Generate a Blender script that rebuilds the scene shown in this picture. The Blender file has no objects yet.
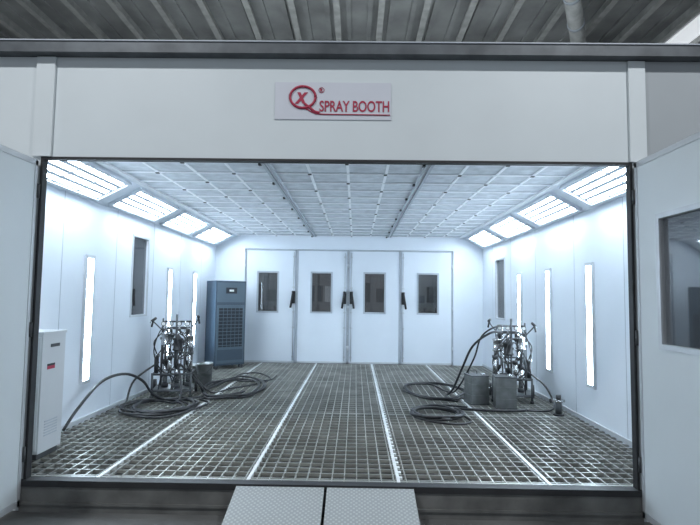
import bpy, bmesh, math, random
from mathutils import Matrix, Vector
random.seed(7)
scene = bpy.context.scene
scene.view_settings.view_transform = 'Standard'
scene.view_settings.exposure = 0.0

# ------------------------------------------------------------ materials
def mat(name, col, rough=0.5, metal=0.0, var=0.06, nscale=4.0, bump=0.0, bscale=60.0, spec=0.5):
    m = bpy.data.materials.new(name); m.use_nodes = True
    nt = m.node_tree; b = nt.nodes['Principled BSDF']
    tc = nt.nodes.new('ShaderNodeTexCoord')
    n = nt.nodes.new('ShaderNodeTexNoise'); n.inputs['Scale'].default_value = nscale
    n.inputs['Detail'].default_value = 4
    nt.links.new(tc.outputs['Object'], n.inputs['Vector'])
    r = nt.nodes.new('ShaderNodeValToRGB')
    r.color_ramp.elements[0].position = 0.3; r.color_ramp.elements[1].position = 0.7
    r.color_ramp.elements[0].color = tuple(max(0, c*(1-var)) for c in col)+(1,)
    r.color_ramp.elements[1].color = tuple(min(1, c*(1+var)) for c in col)+(1,)
    nt.links.new(n.outputs['Fac'], r.inputs['Fac'])
    nt.links.new(r.outputs['Color'], b.inputs['Base Color'])
    b.inputs['Roughness'].default_value = rough
    b.inputs['Metallic'].default_value = metal
    b.inputs['Specular IOR Level'].default_value = spec
    if bump > 0:
        n2 = nt.nodes.new('ShaderNodeTexNoise'); n2.inputs['Scale'].default_value = bscale
        nt.links.new(tc.outputs['Object'], n2.inputs['Vector'])
        bp = nt.nodes.new('ShaderNodeBump'); bp.inputs['Strength'].default_value = bump
        bp.inputs['Distance'].default_value = 0.01
        nt.links.new(n2.outputs['Fac'], bp.inputs['Height'])
        nt.links.new(bp.outputs['Normal'], b.inputs['Normal'])
    return m

def emis(name, col, s, base=0.9):
    m = bpy.data.materials.new(name); m.use_nodes = True
    nt = m.node_tree; b = nt.nodes['Principled BSDF']
    b.inputs['Base Color'].default_value = (base, base, base, 1)
    b.inputs['Emission Color'].default_value = col+(1,)
    b.inputs['Emission Strength'].default_value = s
    return m

def glassmat(name, tint, gl=0.12):
    m = bpy.data.materials.new(name); m.use_nodes = True
    nt = m.node_tree; nt.nodes.remove(nt.nodes['Principled BSDF'])
    out = nt.nodes['Material Output']
    t = nt.nodes.new('ShaderNodeBsdfTransparent'); t.inputs['Color'].default_value = tint+(1,)
    g = nt.nodes.new('ShaderNodeBsdfGlossy'); g.inputs['Roughness'].default_value = 0.03
    mx = nt.nodes.new('ShaderNodeMixShader'); mx.inputs[0].default_value = gl
    nt.links.new(t.outputs[0], mx.inputs[1]); nt.links.new(g.outputs[0], mx.inputs[2])
    nt.links.new(mx.outputs[0], out.inputs['Surface'])
    return m

M_WALL = mat('booth_white_paint', (0.74, 0.79, 0.85), 0.30, 0, 0.015, 2)
M_FRONT = mat('front_white_paint', (0.66, 0.71, 0.73), 0.4, 0, 0.03, 1.5)
M_FRONT_SHADE = mat('front_shaded_paint', (0.38, 0.41, 0.43), 0.4, 0, 0.04, 1.5)  # front paint made greyer: shade right of the opening put into the colour
M_TRIM = mat('aluminium_trim', (0.60, 0.63, 0.66), 0.35, 0.3, 0.05)
M_SEAM = mat('panel_joint', (0.44, 0.48, 0.53), 0.5)
M_CEIL = mat('ceiling_filter_mat', (0.62, 0.65, 0.69), 0.9, 0, 0.16, 8)
M_BAR = mat('ceiling_grid_bar', (0.92, 0.94, 0.97), 0.5, 0, 0.02)
M_BAR2 = mat('ceiling_grid_main', (0.45, 0.48, 0.52), 0.5, 0.2, 0.05)
M_BLACK = mat('black_rubber', (0.02, 0.02, 0.022), 0.55, 0, 0.2)
M_GRATE = mat('galvanised_grating', (0.42, 0.42, 0.39), 0.32, 0.5, 0.25, 3)
M_PIT = mat('pit_filter', (0.058, 0.056, 0.048), 0.9, 0, 0.35, 6, 0.5)
M_STRIP = mat('grating_edge_strip', (0.78, 0.80, 0.80), 0.45, 0.2, 0.15)
M_STEEL = mat('dark_steel', (0.10, 0.11, 0.12), 0.5, 0.3, 0.3, 5)
M_SILL = mat('sill_steel', (0.13, 0.13, 0.125), 0.6, 0.1, 0.35, 4)
M_CONC = mat('hall_concrete', (0.12, 0.122, 0.12), 0.6, 0, 0.3, 2, 0.2, 30)
M_TUBE = emis('lamp_tube', (0.76, 0.89, 1.0), 35)
M_TUBE2 = emis('lamp_reflector', (0.50, 0.74, 1.0), 0.38, 0.13)
M_WTUBE = emis('wall_lamp_tube', (0.68, 0.85, 1.0), 30)
M_GLASS = glassmat('window_glass', (0.48, 0.50, 0.52), 0.08)
M_GLASS2 = glassmat('side_window_glass', (0.5, 0.52, 0.54), 0.22)
M_RED = mat('sign_red', (0.40, 0.03, 0.07), 0.5)
M_PLATE = mat('sign_plate', (0.62, 0.64, 0.70), 0.4, 0, 0.02)
M_BLUE = mat('cabinet_blue', (0.042, 0.066, 0.094), 0.4, 0.1, 0.06)
M_BLUE2 = mat('cabinet_light_blue', (0.072, 0.108, 0.14), 0.4, 0.1, 0.06)
M_NAVY = mat('cabinet_grille', (0.010, 0.015, 0.024), 0.5)
M_CREAM = mat('cabinet_white', (0.60, 0.62, 0.64), 0.4, 0, 0.03)
M_CHROME = mat('pump_chrome', (0.55, 0.55, 0.55), 0.25, 0.9, 0.1)
M_GREY = mat('pump_grey', (0.08, 0.085, 0.09), 0.45, 0.3, 0.2)
M_TIN = mat('tinplate', (0.22, 0.23, 0.23), 0.35, 0.7, 0.2, 10)
M_GAUGE = mat('gauge_face', (0.8, 0.8, 0.78), 0.4)
M_HOSE = mat('hose_rubber', (0.016, 0.016, 0.018), 0.45, 0, 0.2)
M_ROOF = mat('hall_roof_sheet', (0.30, 0.31, 0.31), 0.6, 0.1, 0.3, 1)
M_RBEAM = mat('hall_steelwork', (0.44, 0.45, 0.44), 0.55, 0.1, 0.2)
M_HWALL = mat('hall_wall_sheet', (0.26, 0.27, 0.28), 0.7, 0, 0.15, 1)
M_SKY = emis('skylight_sheet', (0.9, 0.95, 1.0), 0.6)
M_BAY = emis('high_bay_lens', (1.0, 0.98, 0.95), 6)
M_RACK = mat('rack_steel', (0.25, 0.27, 0.28), 0.5, 0.3)

M_TREAD = mat('tread_plate', (0.50, 0.52, 0.52), 0.5, 0.1, 0.12, 6)
def tread(m):
    nt = m.node_tree; b = nt.nodes['Principled BSDF']
    tc = nt.nodes.new('ShaderNodeTexCoord'); mp = nt.nodes.new('ShaderNodeMapping')
    mp.inputs['Rotation'].default_value = (0, 0, math.radians(45)); mp.inputs['Scale'].default_value = (34, 34, 1)
    ck = nt.nodes.new('ShaderNodeTexVoronoi'); ck.inputs['Scale'].default_value = 1; ck.inputs['Randomness'].default_value = 0.15
    ck.voronoi_dimensions = '2D'; ck.distance = 'MANHATTAN'
    nt.links.new(tc.outputs['Object'], mp.inputs['Vector']); nt.links.new(mp.outputs['Vector'], ck.inputs['Vector'])
    rp = nt.nodes.new('ShaderNodeValToRGB'); rp.color_ramp.elements[0].position = .25; rp.color_ramp.elements[1].position = .45
    rp.color_ramp.elements[0].color = (.46, .48, .48, 1); rp.color_ramp.elements[1].color = (.32, .34, .34, 1)
    nt.links.new(ck.outputs['Distance'], rp.inputs['Fac']); nt.links.new(rp.outputs['Color'], b.inputs['Base Color'])
    bp = nt.nodes.new('ShaderNodeBump'); bp.inputs['Strength'].default_value = 0.4; bp.inputs['Distance'].default_value = 0.003
    nt.links.new(rp.outputs['Color'], bp.inputs['Height']); nt.links.new(bp.outputs['Normal'], b.inputs['Normal'])
tread(M_TREAD)

# ------------------------------------------------------------ mesh builder
class MB:
    def __init__(self, name, mats):
        self.name = name; self.mats = mats; self.bm = bmesh.new(); self.T = Matrix.Identity(4)
    def _fin(self, faces, m, smooth=False):
        i = self.mats.index(m)
        for f in faces:
            f.material_index = i; f.smooth = smooth
    def box(self, lo, hi, m, R=None):
        c = [(a+b)/2 for a, b in zip(lo, hi)]; s = [abs(b-a) for a, b in zip(lo, hi)]
        M = self.T @ Matrix.Translation(c) @ (R if R else Matrix.Identity(4)) @ Matrix.Diagonal((s[0], s[1], s[2], 1))
        r = bmesh.ops.create_cube(self.bm, size=1, matrix=M)
        fs = set(f for v in r['verts'] for f in v.link_faces)
        self._fin(fs, m)
    def cyl(self, p1, p2, r1, m, r2=None, seg=16):
        p1 = Vector(p1); p2 = Vector(p2); d = p2-p1
        if r2 is None: r2 = r1
        M = self.T @ Matrix.Translation((p1+p2)/2) @ d.to_track_quat('Z', 'Y').to_matrix().to_4x4()
        r = bmesh.ops.create_cone(self.bm, cap_ends=True, segments=seg, radius1=r1, radius2=r2, depth=d.length, matrix=M)
        fs = set(f for v in r['verts'] for f in v.link_faces)
        self._fin(fs, m)
        for f in fs:
            if len(f.verts) == 4: f.smooth = True
    def lathe(self, c, prof, m, seg=24):
        rings = []
        for (r, z) in prof:
            rings.append([self.bm.verts.new(self.T @ Vector((c[0]+r*math.cos(2*math.pi*k/seg), c[1]+r*math.sin(2*math.pi*k/seg), c[2]+z))) for k in range(seg)])
        fs = []
        for a, b in zip(rings[:-1], rings[1:]):
            for k in range(seg):
                fs.append(self.bm.faces.new((a[k], a[(k+1) % seg], b[(k+1) % seg], b[k])))
        self._fin(fs, m, True)
        e = [self.bm.faces.new(rings[-1]), self.bm.faces.new(list(reversed(rings[0])))]
        self._fin(e, m)
    def torus(self, c, R, r, m, axis='Z', seg=28, sc=(1, 1)):
        pts = []
        for k in range(seg+1):
            a = 2*math.pi*k/seg; x = R*math.cos(a)*sc[0]; y = R*math.sin(a)*sc[1]
            if axis == 'Z': pts.append((c[0]+x, c[1]+y, c[2]))
            elif axis == 'Y': pts.append((c[0]+x, c[1], c[2]+y))
            else: pts.append((c[0], c[1]+x, c[2]+y))
        self.sweep(pts, r, m, sub=1)
    def sweep(self, pts, r, m, sub=6, seg=8):
        P = [Vector(p) for p in pts]; path = []
        if sub > 1:
            n = len(P)
            for i in range(n-1):
                p0 = P[max(i-1, 0)]; p1 = P[i]; p2 = P[i+1]; p3 = P[min(i+2, n-1)]
                for k in range(sub):
                    t = k/sub
                    path.append(0.5*((2*p1)+(p2-p0)*t+(2*p0-5*p1+4*p2-p3)*t*t+(3*p1-p0-3*p2+p3)*t**3))
            path.append(P[-1])
        else: path = P
        rings = []; t0 = (path[1]-path[0]).normalized()
        nrm = t0.orthogonal().normalized()
        for i, p in enumerate(path):
            t = (path[min(i+1, len(path)-1)]-path[max(i-1, 0)])
            if t.length < 1e-6: t = t0
            t = t.normalized()
            nrm = (nrm - t*nrm.dot(t))
            if nrm.length < 1e-5: nrm = t.orthogonal()
            nrm = nrm.normalized(); bn = t.cross(nrm)
            rings.append([self.bm.verts.new(self.T @ (p+(nrm*math.cos(2*math.pi*k/seg)+bn*math.sin(2*math.pi*k/seg))*r)) for k in range(seg)])
            t0 = t
        fs = []
        for a, b in zip(rings[:-1], rings[1:]):
            for k in range(seg):
                fs.append(self.bm.faces.new((a[k], a[(k+1) % seg], b[(k+1) % seg], b[k])))
        self._fin(fs, m, True)
        self._fin([self.bm.faces.new(rings[-1]), self.bm.faces.new(list(reversed(rings[0])))], m)
    def panel(self, axis, pos, th, u0, u1, z0, z1, holes, m):
        us = sorted(set([u0, u1]+[h[0] for h in holes]+[h[1] for h in holes]))
        zs = sorted(set([z0, z1]+[h[2] for h in holes]+[h[3] for h in holes]))
        for a, b in zip(us[:-1], us[1:]):
            for c, d in zip(zs[:-1], zs[1:]):
                mu = (a+b)/2; mz = (c+d)/2
                if not (u0 < mu < u1 and z0 < mz < z1): continue
                if any(h[0] < mu < h[1] and h[2] < mz < h[3] for h in holes): continue
                if axis == 'x': self.box((pos, a, c), (pos+th, b, d), m)
                else: self.box((a, pos, c), (b, pos+th, d), m)
    def build(self, parent=None, bevel=0):
        me = bpy.data.meshes.new(self.name)
        bmesh.ops.recalc_face_normals(self.bm, faces=self.bm.faces[:])
        vs = [v.co for v in self.bm.verts]
        lo = Vector((min(v.x for v in vs), min(v.y for v in vs), min(v.z for v in vs)))
        hi = Vector((max(v.x for v in vs), max(v.y for v in vs), max(v.z for v in vs)))
        o = Vector(((lo.x+hi.x)/2, (lo.y+hi.y)/2, lo.z))
        bmesh.ops.translate(self.bm, verts=self.bm.verts[:], vec=-o)
        self.bm.to_mesh(me); self.bm.free()
        for m in self.mats: me.materials.append(m)
        ob = bpy.data.objects.new(self.name, me); scene.collection.objects.link(ob)
        ob.location = o
        if parent:
            ob.parent = parent; ob.matrix_parent_inverse = parent.matrix_world.inverted()
        if bevel:
            b = ob.modifiers.new('bevel', 'BEVEL'); b.width = bevel; b.segments = 2; b.limit_method = 'ANGLE'
        return ob

XL, XR = -3.2, 2.88
YF, YB = 4.2, 11.58
ZC = 2.88; ZW = 2.62; CL, CR = -2.70, 2.40
HALLZ = -0.25

# ------------------------------------------------------------ booth walls
wl = MB('wall_left', [M_WALL, M_SEAM])
wl.panel('x', XL-0.06, 0.06, YF+0.06, YB+0.06, HALLZ, 3.5, [(7.26, 7.78, 1.2, 2.33)], M_WALL)
for y in (5.5, 6.75, 8.0, 9.25, 10.5):
    wl.box((XL, y-.004, 0.02), (XL+.002, y+.004, ZW), M_SEAM)
wl.build()
wr = MB('wall_right', [M_WALL, M_SEAM])
wr.panel('x', XR, 0.06, YF+0.06, YB+0.06, HALLZ, 3.5, [(9.9, 10.5, 1.12, 2.28)], M_WALL)
for y in (5.5, 6.75, 8.2, 9.5, 10.75):
    wr.box((XR-.002, y-.004, 0.02), (XR, y+.004, ZW), M_SEAM)
wr.build()

DX = [-2.52, -1.34, -0.17, 1.01, 2.20]
wb = MB('wall_back', [M_WALL, M_SEAM])
wb.panel('y', YB, 0.06, XL, XR, HALLZ, 3.5, [(DX[0], DX[-1], -0.02, 2.57)], M_WALL)
wb.build()
t = MB('trim_1', [M_TRIM, M_WALL])
t.box((DX[0]-.05, YB-.03, 0), (DX[0]-.002, YB, 2.62), M_WALL)
t.box((DX[-1]+.002, YB-.03, 0), (DX[-1]+.05, YB, 2.62), M_WALL)
t.box((DX[0]-.002, YB-.03, 2.572), (DX[-1]+.002, YB, 2.62), M_WALL)
t.build()
for nm, x in (('baseboard_left', XL), ('baseboard_right', XR-.02)):
    b = MB(nm, [M_TRIM]); b.box((x, YF+.06, 0.0), (x+.02, YB, 0.05), M_TRIM); b.build()

WX = [(-2.22, -1.77), (-1.0, -0.55), (0.20, 0.66), (1.41, 1.86)]
for i in range(4):
    a, b = DX[i]+.004, DX[i+1]-.004
    d = MB('door_%d' % (i+1), [M_WALL, M_SEAM, M_GREY, M_GLASS, M_BLACK, M_TRIM])
    w0, w1 = WX[i]; z0, z1 = 1.15, 2.04
    d.panel('y', YB+.005, .045, a, b, 0.01, 2.565, [(w0, w1, z0, z1)], M_WALL)
    for x0, x1 in ((a, a+.03), (b-.03, b)):
        d.box((x0, YB-.008, .01), (x1, YB+.006, 2.565), M_SEAM)
    d.box((a, YB-.008, 2.535), (b, YB+.006, 2.565), M_SEAM)
    d.box((a, YB-.008, .01), (b, YB+.006, .05), M_TRIM)
    for (p, q) in (((w0-.025, z0-.025), (w0+.01, z1+.025)), ((w1-.01, z0-.025), (w1+.025, z1+.025)),
                   ((w0, z0-.025), (w1, z0+.01)), ((w0, z1-.01), (w1, z1+.025))):
        d.box((p[0], YB-.012, p[1]), (q[0], YB+.055, q[1]), M_SEAM)
    d.box((w0, YB+.02, z0), (w1, YB+.026, z1), M_GLASS)
    x = {0: b-.06, 1: b-.07, 2: a+.07, 3: a+.06}[i]
    d.cyl((x, YB-.03, .06), (x, YB-.03, 2.5), .011, M_TRIM, seg=10)
    for z in (.15, .8, 1.15, 1.7, 2.4):
        d.box((x-.025, YB-.035, z-.02), (x+.025, YB-.005, z+.02), M_TRIM)
    d.box((x-.035, YB-.06, 1.34), (x+.035, YB-.01, 1.62), M_BLACK)
    d.cyl((x, YB-.075, 1.62), (x+(-.06 if i < 2 else .06), YB-.085, 1.24), .024, M_BLACK, seg=10)
    d.cyl((x, YB-.08, 1.58), (x, YB-.01, 1.58), .03, M_BLACK)
    for z in (.35, 1.25, 2.2):
        xh = a+.01 if i in (0, 2) else b-.01
        d.cyl((xh, YB-.015, z-.05), (xh, YB-.015, z+.05), .012, M_TRIM, seg=10)
    d.build()

def side_window(n, x, inward, y0, y1, z0, z1):
    w = MB('window_%d' % n, [M_TRIM, M_GLASS2])
    for (p, q) in (((y0-.03, z0-.03), (y0, z1+.03)), ((y1, z0-.03), (y1+.03, z1+.03)),
                   ((y0, z0-.03), (y1, z0)), ((y0, z1), (y1, z1+.03))):
        fx = (x, x+.012) if inward > 0 else (x-.012, x)
        w.box((fx[0], p[0], p[1]), (fx[1], q[0], q[1]), M_TRIM)
    gx = x-.03 if inward > 0 else x+.03
    w.box((gx-.003, y0, z0), (gx+.003, y1, z1), M_GLASS2)
    w.build()
side_window(1, XL, 1, 7.26, 7.78, 1.2, 2.33)
side_window(2, XR, -1, 9.9, 10.5, 1.12, 2.28)

# ------------------------------------------------------------ booth ceiling
c = MB('ceiling', [M_CEIL, M_BAR, M_BAR2, M_BLACK])
c.box((CL, YF+.06, ZC+.008), (CR, YB, ZC+.06), M_CEIL)
mains = [CL+.02, -0.95, 0.75, CR-.02]
for x in mains:
    if x in mains[1:3]:
        c.box((x-.045, YF+.06, ZC-.02), (x-.015, YB, ZC+.02), M_BAR2); c.box((x+.015, YF+.06, ZC-.02), (x+.045, YB, ZC+.02), M_BAR2)
        c.box((x-.015, YF+.06, ZC-.0), (x+.015, YB, ZC+.02), M_BAR)
    else: c.box((x-.035, YF+.06, ZC-.02), (x+.035, YB, ZC+.02), M_BAR)
for a, b in zip(mains[:-1], mains[1:]):
    for k in (1, 2, 3):
        x = a+(b-a)*k/4
        c.box((x-.015, YF+.06, ZC-.002), (x+.015, YB, ZC+.02), M_BAR)
ny = 16
for k in range(ny+1):
    y = YF+.1+(YB-.03-YF-.1)*k/ny
    c.box((CL, y-.018, ZC-.006), (CR, y+.018, ZC+.02), M_BAR)
    c.box((CL, y-.026, ZC+.004), (CR, y-.018, ZC+.02), M_BAR2)
    for a, b in zip(mains[:-1], mains[1:]):
        for j in (1, 2, 3):
            x = a+(b-a)*j/4
            if (j+k) % 2 == 0:
                c.box((x-.025, y-.018, ZC-.014), (x+.012, y+.018, ZC-.006), M_BLACK)
        if k % 2 == 0 and b != mains[-1]:
            c.box((b-.075, y-.025, ZC-.03), (b-.046, y+.025, ZC-.005), M_BLACK)
c.build()
r = MB('booth_roof_light_stop', [M_FRONT]); r.box((XL-.06, YF+.06, 3.5), (XR+.06, YB+.06, 3.53), M_FRONT); r.build()  # unseen slab over the booth, added to stop light leaking in

def slope_frame(side):
    if side < 0: p0 = Vector((XL, 0, ZW)); p1 = Vector((CL, 0, ZC))
    else: p0 = Vector((XR, 0, ZW)); p1 = Vector((CR, 0, ZC))
    b = (p1-p0); w = b.length; b.normalize()
    a = Vector((0, 1, 0)); n = a.cross(b)
    if n.z > 0: n = -n
    return p0, a, b, n, w
n_tr = 2
for side in (-1, 1):
    p0, a, b, n, w = slope_frame(side)
    T = Matrix(((b.x, a.x, n.x, p0.x), (b.y, a.y, n.y, 0), (b.z, a.z, n.z, p0.z), (0, 0, 0, 1)))
    s = MB('trim_%d' % n_tr, [M_WALL, M_TRIM]); n_tr += 1
    s.T = T
    s.box((0, YF+.06, -.04), (w, YB, 0), M_WALL)
    s.build()
    for (y0, y1) in ((4.62, 6.08), (6.36, 7.78), (8.06, 9.44), (9.74, 11.16)):
        L = MB('ceiling_light', [M_WALL, M_TUBE, M_TUBE2, M_TRIM]); L.T = T
        u0, u1 = .05, w-.05; h = .04
        L.box((u0, y0, 0.002), (u0+.035, y1, h), M_WALL); L.box((u1-.035, y0, 0.002), (u1, y1, h), M_WALL)
        L.box((u0+.035, y0, 0.002), (u1-.035, y0+.04, h), M_WALL); L.box((u0+.035, y1-.04, 0.002), (u1-.035, y1, h), M_WALL)
        L.box((u0+.035, y0+.04, 0.002), (u1-.035, y1-.04, .018), M_TUBE2)
        wd_ = (u1-u0-.07)/4
        for k in range(4):
            u = u0+.035+wd_*(k+.5)
            L.box((u-wd_*.26, y0+.08, .0185), (u+wd_*.26, y1-.08, .020), M_TUBE)
        for y in (y0+.5, y1-.5):
            L.box((u0+.035, y-.014, .021), (u1-.035, y+.014, .026), M_TUBE2)
        L.build()

def wall_light(x, s, y, z0=.48, z1=1.92):
    w = MB('wall_light', [M_TRIM, M_WTUBE, M_WALL])
    xa, xb = (x, x+.03) if s > 0 else (x-.03, x)
    w.box((xa, y-.10, z0-.04), (xb, y-.07, z1+.04), M_TRIM); w.box((xa, y+.07, z0-.04), (xb, y+.10, z1+.04), M_TRIM)
    w.box((xa, y-.07, z0-.04), (xb, y+.07, z0), M_TRIM); w.box((xa, y-.07, z1), (xb, y+.07, z1+.04), M_TRIM)
    m = x+.026*s
    w.box((min(x+.004*s, m), y-.07, z0), (max(x+.004*s, m), y+.07, z1), M_WTUBE)
    w.build()
for y in (6.06, 8.7, 10.05): wall_light(XL, 1, y)
for y in (6.28, 7.62, 8.95): wall_light(XR, -1, y)

# ------------------------------------------------------------ grating floor
g = MB('floor', [M_GRATE, M_PIT, M_STRIP])
g.box((XL, YF+.06, -.14), (XR, YB, -.08), M_PIT)
x = XL+.05
while x < XR-.02:
    g.box((x-.0045, YF+.06, -.025), (x+.0045, YB, -.001), M_GRATE); x += .1025
y = YF+.12
while y < YB:
    g.box((XL, y-.0055, -.025), (XR, y+.0055, 0), M_GRATE); y += .13
for sx in (-2.09, -.86, .37, 1.60):
    g.box((sx-.014, YF+.06, -.03), (sx+.014, YB, .004), M_STRIP)
y = YF+.15
while y < YB:
    g.box((.37-.014, y, -.01), (.37+.038, y+.045, .005), M_STRIP); y += .13
for yy in (YF+.08, 6.7, 9.15, YB-.02):
    g.box((XL, yy-.012, -.03), (XR, yy+.012, .001), M_GRATE)
g.build()

# ------------------------------------------------------------ front wall
OL, OR, OT = -2.66, 2.28, 2.645
HT = 3.51
fw = MB('wall_front', [M_FRONT, M_FRONT_SHADE, M_SEAM])
fw.panel('y', YF, .06, -5.2, OR+.12, HALLZ, HT, [(OL, OR+.5, HALLZ-1, OT)], M_FRONT)
fw.panel('y', YF, .06, OR+.0, OR+.12, HALLZ, OT, [], M_FRONT)
fw.panel('y', YF, .06, OR+.12, 5.2, HALLZ, HT, [], M_FRONT_SHADE)
fw.build()
def trim(n, lo, hi, m):
    q = MB('trim_%d' % n, [m]); q.box(lo, hi, m); q.build(bevel=.003)
trim(4, (OL-.07, YF-.025, OT), (OL+.09, YF-.0005, HT-.005), M_FRONT)
trim(5, (OR-.02, YF-.025, OT), (OR+.12, YF-.0005, HT-.005), M_FRONT)
q = MB('trim_6', [M_BLACK])
q.box((OL, YF-.01, 0), (OL+.022, YF+.055, OT), M_BLACK); q.box((OR-.02, YF-.01, 0), (OR, YF+.055, OT), M_BLACK)
q.box((OL+.022, YF-.01, OT-.022), (OR-.02, YF+.055, OT), M_BLACK); q.build()
q = MB('trim_7', [M_STEEL, M_SEAM])
q.box((-5.2, YF-.10, HT+.002), (5.2, YF+.10, HT+.095), M_STEEL); q.box((-5.2, YF-.11, HT+.095), (5.2, YF+.1, HT+.105), M_SEAM); q.build()
q = MB('door_sill', [M_SILL, M_BLACK])
q.box((OL-.02, YF-.03, -.05), (OR+.02, YF+.058, 0.0), M_BLACK)
q.box((OL-.02, YF-.02, HALLZ), (OR+.02, YF+.058, -.05), M_SILL)
q.box((OL-.02, YF-.035, -.19), (OR+.02, YF-.02, -.17), M_SILL); q.build()

def leaf(n, x0, x1, inner, holes, z1=2.63):
    d = MB('door_%d' % n, [M_FRONT, M_TRIM, M_GLASS2, M_BLACK, M_GREY])
    ya, yb = 2.75, YF-.03
    z0 = -.20
    d.panel('x', x0, x1-x0, ya, yb, z0, z1, holes, M_FRONT)
    ex0, ex1 = x0-.006, x1+.006
    d.box((ex0, ya, z1-.04), (ex1, yb, z1+.005), M_TRIM); d.box((ex0, ya, z0), (ex1, yb, z0+.05), M_TRIM)
    d.box((ex0, yb-.035, z0), (ex1, yb, z1), M_TRIM); d.box((ex0, ya, z0), (ex1, ya+.035, z1), M_TRIM)
    for h in holes:
        for (p, q) in (((h[0]-.04, h[2]-.04), (h[0], h[3]+.04)), ((h[1], h[2]-.04), (h[1]+.04, h[3]+.04)),
                       ((h[0], h[2]-.04), (h[1], h[2])), ((h[0], h[3]), (h[1], h[3]+.04))):
            d.box((x0-.015, p[0], p[1]), (x1+.015, q[0], q[1]), M_TRIM)
        xm = (x0+x1)/2
        d.box((xm-.003, h[0], h[2]), (xm+.003, h[1], h[3]), M_GLASS2)
    for z in (.2, 1.2, 2.35):
        xh = x0-.012 if inner < 0 else x1+.012
        d.cyl((xh, yb+.008, z-.06), (xh, yb+.008, z+.06), .012, M_GREY, seg=12)
    d.build()
leaf(5, OR+.01, OR+.06, -1, [(3.12, 3.84, 1.18, 2.12)])
leaf(6, OL-.06, OL-.01, 1, [], 2.60)

# ------------------------------------------------------------ ramp
rp = MB('ramp', [M_TREAD, M_STEEL])
ang = math.atan2(.24, .95)
for xa, xb in ((-.93, -.230), (-.208, .48)):
    rp.T = Matrix.Translation((0, YF-.04, -.012)) @ Matrix.Rotation(math.radians(180), 4, 'Z') @ Matrix.Rotation(-ang, 4, 'X')
    rp.box((-xb, 0, -.008), (-xa, .97, 0), M_TREAD)
    for xx in (-xb, -xa-.012):
        rp.box((xx, 0.02, -.04), (xx+.012, .88, -.008), M_STEEL)
rp.build()

# ------------------------------------------------------------ sign
sg = bpy.data.objects.new('booth_sign', None); scene.collection.objects.link(sg)
sg.location = (-.19, YF-.001, 3.15); bpy.context.view_layer.update()
p = MB('plate', [M_PLATE]); p.box((-.70, YF-.008, 2.985), (.28, YF-.001, 3.305), M_PLATE); p.build(sg)
lg = MB('logo', [M_RED])
lg.torus((-.465, YF-.012, 3.175), .093, .011, M_RED, 'Y', 40, (1.15, 1.0))
lg.sweep([(-.53, YF-.012, 3.09), (-.44, YF-.012, 3.075), (-.38, YF-.012, 3.045), (-.31, YF-.012, 3.030), (-.01, YF-.012, 3.028), (.27, YF-.012, 3.026)], .005, M_RED)
lg.sweep([(-.45, YF-.012, 3.12), (-.40, YF-.012, 3.08), (-.36, YF-.012, 3.05), (-.32, YF-.012, 3.042)], .011, M_RED)
lg.build(sg)
def text(nm, s, x, z, size, w=None, off=.0015, shear=0):
    cu = bpy.data.curves.new(nm, 'FONT'); cu.body = s; cu.size = size; cu.extrude = .002; cu.offset = off; cu.shear = shear
    cu.materials.append(M_RED)
    o = bpy.data.objects.new(nm, cu); scene.collection.objects.link(o)
    o.rotation_euler = (math.radians(90), 0, 0); o.location = (x, YF-.011, z)
    bpy.context.view_layer.update()
    if w: o.scale = (w/o.dimensions.x, 1, 1)
    bpy.context.view_layer.update()
    o.parent = sg; o.matrix_parent_inverse = sg.matrix_world.inverted()
text('lettering', 'SPRAY BOOTH', -.325, 3.055, .13, .585, .0015)
text('logo_letter', 'x', -.52, 3.125, .19, .11, .006, .25)
text('registered_mark', 'R', -.32, 3.225, .035)
rg = MB('registered_ring', [M_RED]); rg.torus((-.308, YF-.011, 3.237), .022, .0025, M_RED, 'Y'); rg.build(sg)

# ------------------------------------------------------------ white electrical cabinet
w = MB('control_cabinet', [M_CREAM, M_SEAM, M_BLACK, M_RED, M_GREY])
x0, x1, y0, y1 = -3.15, -2.82, 4.62, 4.98
w.box((x0, y0, .06), (x1, y1, 1.14), M_CREAM)
w.box((x0+.02, y0+.02, 0.004), (x1-.02, y1-.02, .06), M_GREY)
w.box((x0-.008, y0-.008, 1.12), (x1+.008, y1+.008, 1.145), M_CREAM)
w.box((x0+.015, y0-.012, .09), (x1-.015, y0, 1.10), M_CREAM)
w.box((x1-.07, y0-.03, .6), (x1-.045, y0-.01, .74), M_BLACK)
w.box((x1, y0+.08, .80), (x1+.003, y0+.2, .83), M_RED)
w.box((x1, y0+.08, .83), (x1+.003, y0+.2, .85), M_BLACK)
for k in range(6):
    w.box((x1, y0+.08, .2+k*.025), (x1+.004, y1-.08, .21+k*.025), M_SEAM)
w.box((x1, y0+.12, 1.00), (x1+.006, y1-.10, 1.03), M_GREY)
w.build(bevel=.005)

# ------------------------------------------------------------ blue dehumidifier
w = MB('industrial_dehumidifier', [M_BLUE, M_BLUE2, M_NAVY, M_BLACK, M_GREY, M_GAUGE])
w.T = Matrix.Translation((-2.72, 10.72, 0)) @ Matrix.Rotation(math.radians(38), 4, 'Z')
W, Dp, H = .33, .25, 1.80
w.box((-W, -Dp, .08), (W, Dp, H), M_BLUE)
w.box((-W+.03, -Dp-.012, 1.36), (W-.03, -Dp, H-.04), M_BLUE2)
w.box((-W+.03, -Dp-.012, .12), (W-.03, -Dp, 1.30), M_BLUE2)
w.box((-W+.07, -Dp-.016, .45), (W-.07, -Dp-.012, 1.24), M_NAVY)
for k in range(11):
    z = .48+k*.07
    w.box((-W+.07, -Dp-.03, z), (W-.07, -Dp-.016, z+.010), M_BLUE2)
for k in range(1, 6):
    xx = -W+.07+(2*W-.14)*k/6
    w.box((xx-.005, -Dp-.034, .45), (xx+.005, -Dp-.03, 1.24), M_BLUE2)
w.box((-W+.05, -Dp-.016, .18), (W-.05, -Dp-.012, .40), M_BLUE)
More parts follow.
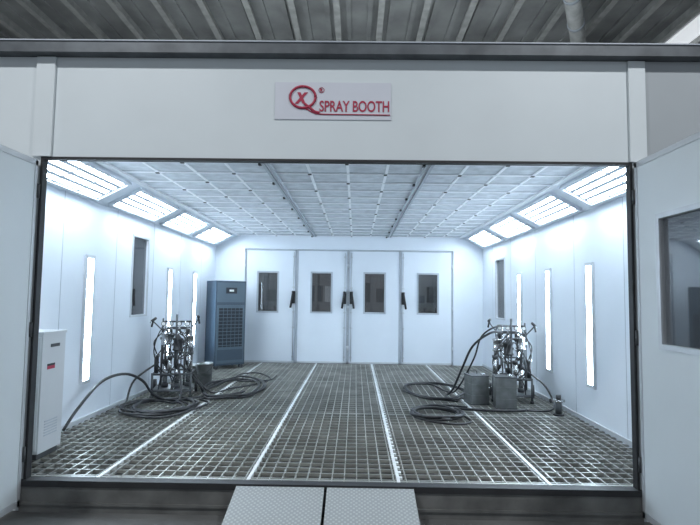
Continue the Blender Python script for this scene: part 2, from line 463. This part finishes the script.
w.box((-.12, -Dp-.02, 1.54), (.12, -Dp-.012, 1.66), M_NAVY)
w.box((-.05, -Dp-.023, 1.58), (.05, -Dp-.02, 1.62), M_GAUGE)
for sx in (-1, 1):
    for sy in (-1, 1):
        w.cyl((sx*(W-.06), sy*(Dp-.05)-.015, .045), (sx*(W-.06), sy*(Dp-.05)+.015, .045), .045, M_BLACK)
        w.box((sx*(W-.06)-.02, sy*(Dp-.05)-.02, .05), (sx*(W-.06)+.02, sy*(Dp-.05)+.02, .085), M_GREY)
w.build(bevel=.006)

# ------------------------------------------------------------ paint pumps
def pump(ox, oy, rot, mirror=1):
    w = MB('airless_paint_pump', [M_GREY, M_CHROME, M_BLACK, M_GAUGE, M_HOSE, M_TIN])
    w.T = Matrix.Translation((ox, oy, 0)) @ Matrix.Rotation(rot, 4, 'Z') @ Matrix.Diagonal((mirror, 1, 1, 1))
    a, b = .27, .24
    for z in (.10, .34):
        w.sweep([(-a, -b, z), (a, -b, z)], .015, M_GREY, 1); w.sweep([(-a, b, z), (a, b, z)], .015, M_GREY, 1)
        w.sweep([(-a, -b, z), (-a, b, z)], .015, M_GREY, 1); w.sweep([(a, -b, z), (a, b, z)], .015, M_GREY, 1)
    w.box((-a, -b+.02, .105), (a, b-.02, .118), M_GREY)
    for sx in (-1, 1):
        w.cyl((sx*(a+.02), b, .10), (sx*(a+.06), b, .10), .10, M_BLACK, seg=24)
        w.cyl((sx*(a+.015), b, .10), (sx*(a+.065), b, .10), .04, M_CHROME)
        w.cyl((sx*a, -b, .0), (sx*a, -b, .36), .016, M_GREY)
        w.cyl((sx*a, -b, .0), (sx*a, -b, .04), .028, M_BLACK)
    for sx in (-1, 1):
        w.sweep([(sx*.22, b-.02, .10), (sx*.22, b-.02, .95), (sx*.20, b+.06, 1.08)], .014, M_GREY, 4)
    w.sweep([(-.20, b+.06, 1.08), (.20, b+.06, 1.08)], .014, M_BLACK, 1)
    w.sweep([(-.22, b-.02, .60), (.22, b-.02, .60)], .012, M_GREY, 1)
    for (px, py, s) in ((-.13, .0, 1.06), (.05, -.06, .94), (.20, .06, 1.0)):
        zt = .70*s
        w.cyl((px, py, .12), (px, py, .18), .05, M_GREY)
        w.cyl((px, py, .18), (px, py, .44*s), .034, M_CHROME)
        w.cyl((px, py, .44*s), (px, py, .50*s), .048, M_BLACK)
        w.cyl((px, py, .50*s), (px, py, zt), .016, M_CHROME, seg=10)
        for k in range(3):
            an = k*2.094+.5
            w.cyl((px+.055*math.cos(an), py+.055*math.sin(an), .48*s), (px+.055*math.cos(an), py+.055*math.sin(an), zt), .009, M_GREY, seg=8)
        w.lathe((px, py, zt), [(.05, 0), (.078, .01), (.078, .03), (.066, .035), (.066, .16), (.078, .165), (.078, .185), (.04, .20), (.02, .24)], M_BLACK if px > 0 and px < .1 else M_CHROME)
        w.cyl((px, py, zt+.23), (px, py, zt+.30), .018, M_CHROME)
        w.cyl((px-.09, py, zt+.1), (px-.06, py, zt+.1), .02, M_CHROME)
    w.cyl((0, .12, .12), (0, .12, 1.20), .016, M_GREY)
    w.cyl((.13, .12, .12), (.13, .12, 1.10), .014, M_CHROME)
    w.cyl((-.2, .12, .12), (-.2, .12, 1.14), .012, M_GREY)
    w.box((-.22, .10, .97), (.20, .14, 1.01), M_GREY)
    for gx in (-.18, -.07, .05, .17):
        w.cyl((gx, .10, .99), (gx, .03, .99), .016, M_CHROME, seg=10)
        w.cyl((gx, .04, 1.06), (gx, .015, 1.06), .034, M_BLACK)
        w.cyl((gx, .015, 1.06), (gx, .012, 1.06), .026, M_GAUGE)
        w.cyl((gx, .03, .90), (gx, .03, .98), .024, M_BLACK)
    w.cyl((.24, -.12, .36), (.24, -.12, .62), .035, M_CHROME); w.cyl((.24, -.12, .62), (.24, -.12, .66), .045, M_GREY)
    w.cyl((-.24, -.10, .34), (-.24, -.10, .58), .032, M_BLACK); w.cyl((-.24, -.10, .58), (-.24, -.10, .62), .042, M_CHROME)
    w.cyl((-.04, -.18, .36), (-.04, -.18, .55), .028, M_CHROME); w.cyl((-.04, -.18, .55), (-.04, -.18, .6), .036, M_BLACK)
    w.sweep([(.24, -.12, .64), (.20, -.12, .76), (.08, .0, .95)], .009, M_HOSE)
    w.sweep([(-.24, -.10, .62), (-.28, -.12, .80), (-.17, .0, .95)], .009, M_HOSE)
    w.sweep([(-.22, .2, .95), (-.30, .1, 1.05), (-.33, 0, 1.10)], .010, M_GREY, 4)
    w.cyl((-.34, -.03, 1.10), (-.30, .06, 1.14), .020, M_BLACK); w.cyl((-.33, .02, 1.11), (-.35, .03, 1.01), .014, M_BLACK)
    w.cyl((-.34, -.03, 1.10), (-.35, -.09, 1.08), .010, M_CHROME)
    w.sweep([(.22, .2, 1.0), (.30, .12, 1.10), (.32, .05, 1.16)], .010, M_GREY, 4)
    w.cyl((.33, .0, 1.16), (.31, .09, 1.18), .020, M_BLACK); w.cyl((.32, .05, 1.17), (.34, .06, 1.06), .014, M_BLACK)
    for k in range(5):
        r1 = random.Random(k+3)
        x0 = r1.uniform(-.16, .16); sg_ = 1 if k % 2 else -1
        w.sweep([(x0, -.02, .93-.05*k), (x0+.10*sg_, -.16, .98-.07*k), (x0+.18*sg_, -.22, .68-.04*k), (x0+.08*sg_, -.24, .42-.02*k), (x0-.06*sg_, -.2, .30), (x0-.10*sg_, -.22, .12)], .008, M_HOSE)
    for k in range(3):
        w.torus((.04*k-.04, b+.04+.02*k, .70), .13+.012*k, .010, M_HOSE, 'Y', 28, (1, 1.35))
    return w.build()
pump_l = pump(-2.72, 7.75, math.radians(12))
pump_r = pump(2.36, 7.78, math.radians(-15), -1)
bpy.context.view_layer.update()

# ------------------------------------------------------------ cans and pails
def can(x, y, rot, s=.125, h=.40):
    w = MB('paint_can', [M_TIN, M_GREY, M_CHROME])
    w.T = Matrix.Translation((x, y, .002)) @ Matrix.Rotation(rot, 4, 'Z')
    w.box((-s, -s, .012), (s, s, h), M_TIN)
    for z in (0, h-.006):
        w.box((-s-.006, -s-.006, z), (s+.006, s+.006, z+.014), M_GREY)
    for z in (.12, .28):
        w.box((-s-.003, -s-.003, z), (s+.003, s+.003, z+.01), M_TIN)
    w.cyl((s*.5, -s*.5, h), (s*.5, -s*.5, h+.03), .03, M_CHROME)
    w.sweep([(-s*.8, s*.3, h+.005), (-s*.7, s*.3, h+.05), (s*.1, s*.3, h+.05), (s*.2, s*.3, h+.005)], .006, M_GREY, 4)
    w.build(bevel=.006)
can(1.76, 7.48, math.radians(12), .13, .40); can(2.10, 7.25, math.radians(-8), .14, .42)
def pail(x, y, r=.13, h=.36):
    w = MB('paint_pail', [M_TIN, M_GREY])
    w.lathe((x, y, .003), [(r*.88, 0), (r*.9, .01), (r, h-.03), (r*1.04, h-.025), (r*1.04, h), (r*.96, h), (r*.94, h-.03), (.01, h-.03)], M_TIN)
    pts = [(x-r*1.04, y, h-.03), (x-r*.9, y-.06, h*.75), (x, y-.15, h*.55), (x+r*.9, y-.06, h*.75), (x+r*1.04, y, h-.03)]
    w.sweep(pts, .004, M_GREY)
    w.torus((x, y, h*.5), r*.965, .004, M_GREY); w.build()
pail(-2.52, 8.65); pail(-2.80, 8.85, .11, .3)

w = MB('air_filter_regulator', [M_GREY, M_CHROME, M_BLACK])
x, y = 2.66, 6.78
w.cyl((x, y, 0), (x, y, .02), .07, M_BLACK); w.cyl((x, y, .02), (x, y, .17), .04, M_GREY); w.cyl((x, y, .17), (x, y, .20), .055, M_CHROME)
w.cyl((x, y, .20), (x, y, .26), .03, M_BLACK); w.cyl((x-.10, y, .185), (x+.08, y, .185), .018, M_CHROME); w.cyl((x-.11, y, .185), (x-.09, y, .185), .028, M_BLACK)
w.build()

# ------------------------------------------------------------ hoses
def coil(cx, cy, rx, ry, turns, z=.02, jit=.06, seed=1, ph=0):
    rr = random.Random(seed); pts = []
    n = int(turns*10)
    for k in range(n+1):
        a = ph+2*math.pi*k/10
        f = 1+rr.uniform(-jit, jit)+.06*math.sin(a*.37)
        pts.append((cx+rx*f*math.cos(a)+rr.uniform(-.02, .02), cy+ry*f*math.sin(a), z+.012*(k/10)+rr.uniform(0, .01)))
    return pts
def hose(pts, r=.017, parent=None):
    w = MB('supply_hose' if parent else 'paint_hose', [M_HOSE]); w.sweep(pts, r, M_HOSE); w.build(parent)
# loose coils lying on the grating
hose([(-3.12, 5.55, .03), (-3.08, 5.75, .22), (-3.0, 6.1, .46), (-2.88, 6.45, .50), (-2.80, 6.8, .36), (-2.78, 7.1, .14), (-2.6, 7.2, .03)] + coil(-2.5, 6.82, .38, .46, 3, .02, .10, 2, 1.4))
hose(coil(1.05, 6.6, .30, .34, 4, .02, .10, 8, .5) + [(1.4, 7.0, .02), (1.6, 6.95, .02), (1.95, 6.90, .02), (2.3, 6.95, .02)], .017)
# hoses coupled to the pumps
hose([(-2.62, 7.6, .5), (-2.45, 7.3, .18)] + coil(-2.62, 6.75, .40, .40, 2, .03, .14, 4, 1.0) + [(-2.2, 7.5, .03), (-1.9, 7.7, .02), (-1.7, 8.0, .02)], .015, pump_l)
hose([(-2.6, 7.7, .45), (-2.3, 7.6, .2)] + coil(-1.90, 8.25, .42, .85, 3, .02, .10, 5, 3.6), .017, pump_l)
hose([(-2.45, 7.8, .3), (-2.2, 7.9, .02), (-1.95, 8.2, .03), (-1.70, 8.6, .02), (-1.50, 9.2, .02), (-1.85, 9.9, .02), (-2.15, 9.7, .02), (-2.1, 9.1, .02), (-1.85, 8.9, .03), (-1.5, 9.1, .02), (-1.45, 9.6, .02)], .013, pump_l)
hose([(-2.9, 7.6, .5), (-3.08, 7.2, .3), (-3.05, 6.9, .05), (-2.9, 6.5, .02), (-2.7, 6.3, .02), (-2.3, 6.25, .02), (-2.1, 6.6, .03), (-2.0, 7.1, .02), (-2.2, 7.4, .02), (-1.75, 7.55, .02)], .014, pump_l)
hose([(2.2, 7.72, 1.0), (2.0, 7.6, 1.0), (1.75, 7.65, .80), (1.62, 7.8, .45), (1.5, 7.9, .12), (1.4, 7.9, .02)] + coil(1.28, 8.25, .50, .70, 2, .02, .10, 7, 5.0), .017, pump_r)
hose([(2.3, 7.7, 1.1), (2.05, 7.6, 1.08), (1.88, 7.7, .92), (1.8, 7.8, .6), (1.6, 7.95, .15), (1.5, 8.2, .02), (1.3, 8.9, .02), (.9, 8.8, .02), (.8, 8.2, .02), (1.1, 7.7, .02), (1.5, 7.5, .02)], .013, pump_r)
hose([(1.38, 6.6, .02), (1.42, 6.3, .02), (1.25, 6.15, .02), (.95, 6.2, .03), (.75, 6.5, .03), (.85, 7.0, .03), (1.2, 7.2, .02), (1.55, 7.1, .02)], .014)
hose([(2.45, 7.65, .5), (2.68, 7.35, .3), (2.72, 7.1, .08), (2.6, 6.95, .02), (2.3, 6.95, .02)], .013, pump_r)

# ------------------------------------------------------------ factory hall
f = MB('floor_hall', [M_CONC]); f.box((-14, -8, HALLZ-.1), (14, 22, HALLZ), M_CONC); f.build()
for nm, lo, hi in (('wall_hall_left', (-14.2, -8, HALLZ), (-14, 22, 9.5)), ('wall_hall_right', (14, -8, HALLZ), (14.2, 22, 9.5)), ('wall_hall_back', (-14, 22, HALLZ), (14, 22.2, 9.5))):
    q = MB(nm, [M_HWALL]); q.box(lo, hi, M_HWALL); q.build()
ro = MB('roof', [M_ROOF, M_RBEAM, M_SKY])
ro.box((-14, -8, 8.2), (14, 22, 8.3), M_ROOF)
x = -13.8
while x < 14:
    ro.box((x, -8, 8.14), (x+.12, 22, 8.2), M_ROOF); x += .5
ro.box((7.9, -8, 8.12), (8.7, 22, 8.139), M_SKY)
ro.build()
pu = MB('roof_purlins', [M_RBEAM])
x = -13.5
while x < 14:
    pu.box((x-.07, -8, 7.92), (x+.07, 22, 7.94), M_RBEAM); pu.box((x-.012, -8, 7.94), (x+.012, 22, 8.14), M_RBEAM); x += 1.0
pu.build()
for y in (4.5, 12.9, 19):
    tr = MB('roof_truss', [M_RBEAM])
    tr.box((-13.9, y-.08, 7.78), (13.9, y+.08, 7.9), M_RBEAM); tr.box((-13.9, y-.06, 7.2), (13.9, y+.06, 7.28), M_RBEAM)
    k = 0; x = -13.8
    while x < 13.8:
        tr.cyl((x, y, 7.26 if k % 2 else 7.8), (x+1.15, y, 7.8 if k % 2 else 7.26), .03, M_RBEAM, seg=8); x += 1.15; k += 1
    tr.build()
dk = MB('ventilation_duct', [M_RBEAM, M_SEAM])
dk.cyl((3.6, 8.5, 7.35), (6.6, 14.5, 7.35), .16, M_RBEAM, seg=20)
for k in range(7):
    t = k/6; px = 3.6+3*t; py = 8.5+6*t
    dk.cyl((px-.02, py-.04, 7.35), (px+.02, py+.04, 7.35), .175, M_SEAM, seg=20)
    if k % 2: dk.cyl((px, py, 7.4), (px, py, 8.2), .012, M_SEAM, seg=8)
dk.build()
def bay(x, y, z, power):
    e = bpy.data.objects.new('high_bay_ceiling_light', None); e.location = (x, y, z); scene.collection.objects.link(e)
    bpy.context.view_layer.update()
    s = MB('shade', [M_RBEAM, M_BAY])
    s.lathe((x, y, z), [(.26, 0), (.24, .06), (.16, .2), (.07, .28), (.06, .4)], M_RBEAM)
    s.cyl((x, y, z-.012), (x, y, z-.002), .22, M_BAY, seg=24); s.cyl((x, y, z+.4), (x, y, 8.2), .012, M_RBEAM)
    s.build(e)
    l = bpy.data.lights.new('bulb', 'AREA'); l.shape = 'DISK'; l.size = .42; l.energy = power; l.color = (.94, .97, 1)
    o = bpy.data.objects.new('bulb', l); scene.collection.objects.link(o); o.location = (x, y, z-.02)
    bpy.context.view_layer.update(); o.parent = e; o.matrix_parent_inverse = e.matrix_world.inverted()
for (x, y, pw) in ((-3.6, .5, 260), (3.6, .5, 260), (-3.6, 8.0, 500), (3.6, 8.0, 500), (-5, 16.5, 450), (4, 16.5, 450)):  # rear pair, behind the booth, is added to brighten the view through the windows
    bay(x, y, 6.9, pw)

rk = MB('storage_rack', [M_RACK, M_GREY, M_CREAM, M_BLUE])
for x in (-2.6, -1.1, .45, .95, 2.5):
    for y in (14.2, 15.0): rk.box((x-.04, y-.04, HALLZ), (x+.04, y+.04, 3.4), M_RACK)
for z in (.4, 1.3, 2.2, 3.1): rk.box((-2.6, 14.2, z), (2.5, 15.0, z+.06), M_RACK)
rr = random.Random(4)
for z in (.46, 1.36, 2.26):
    x = -2.5
    while x < 2.2:
        ww = rr.uniform(.2, .5); rk.box((x, 14.35, z), (x+ww, 14.9, z+rr.uniform(.2, .6)), rr.choice([M_GREY, M_CREAM, M_BLUE, M_RACK])); x += ww+rr.uniform(.05, .3)
rk.build()

wd = bpy.data.worlds.new('World'); scene.world = wd; wd.use_nodes = True
bg = wd.node_tree.nodes['Background']; bg.inputs['Color'].default_value = (.78, .88, 1, 1); bg.inputs['Strength'].default_value = .6

cd = bpy.data.cameras.new('camera'); cam = bpy.data.objects.new('camera', cd); scene.collection.objects.link(cam)
cd.sensor_width = 36; cd.lens = 510/700*36; cd.clip_end = 200
R = Matrix.Rotation(math.radians(.67), 4, 'Z') @ Matrix.Rotation(math.radians(93.87), 4, 'X') @ Matrix.Rotation(math.radians(.75), 4, 'Z')
cam.matrix_world = Matrix.Translation((0, 0, 1.5)) @ R
scene.camera = cam
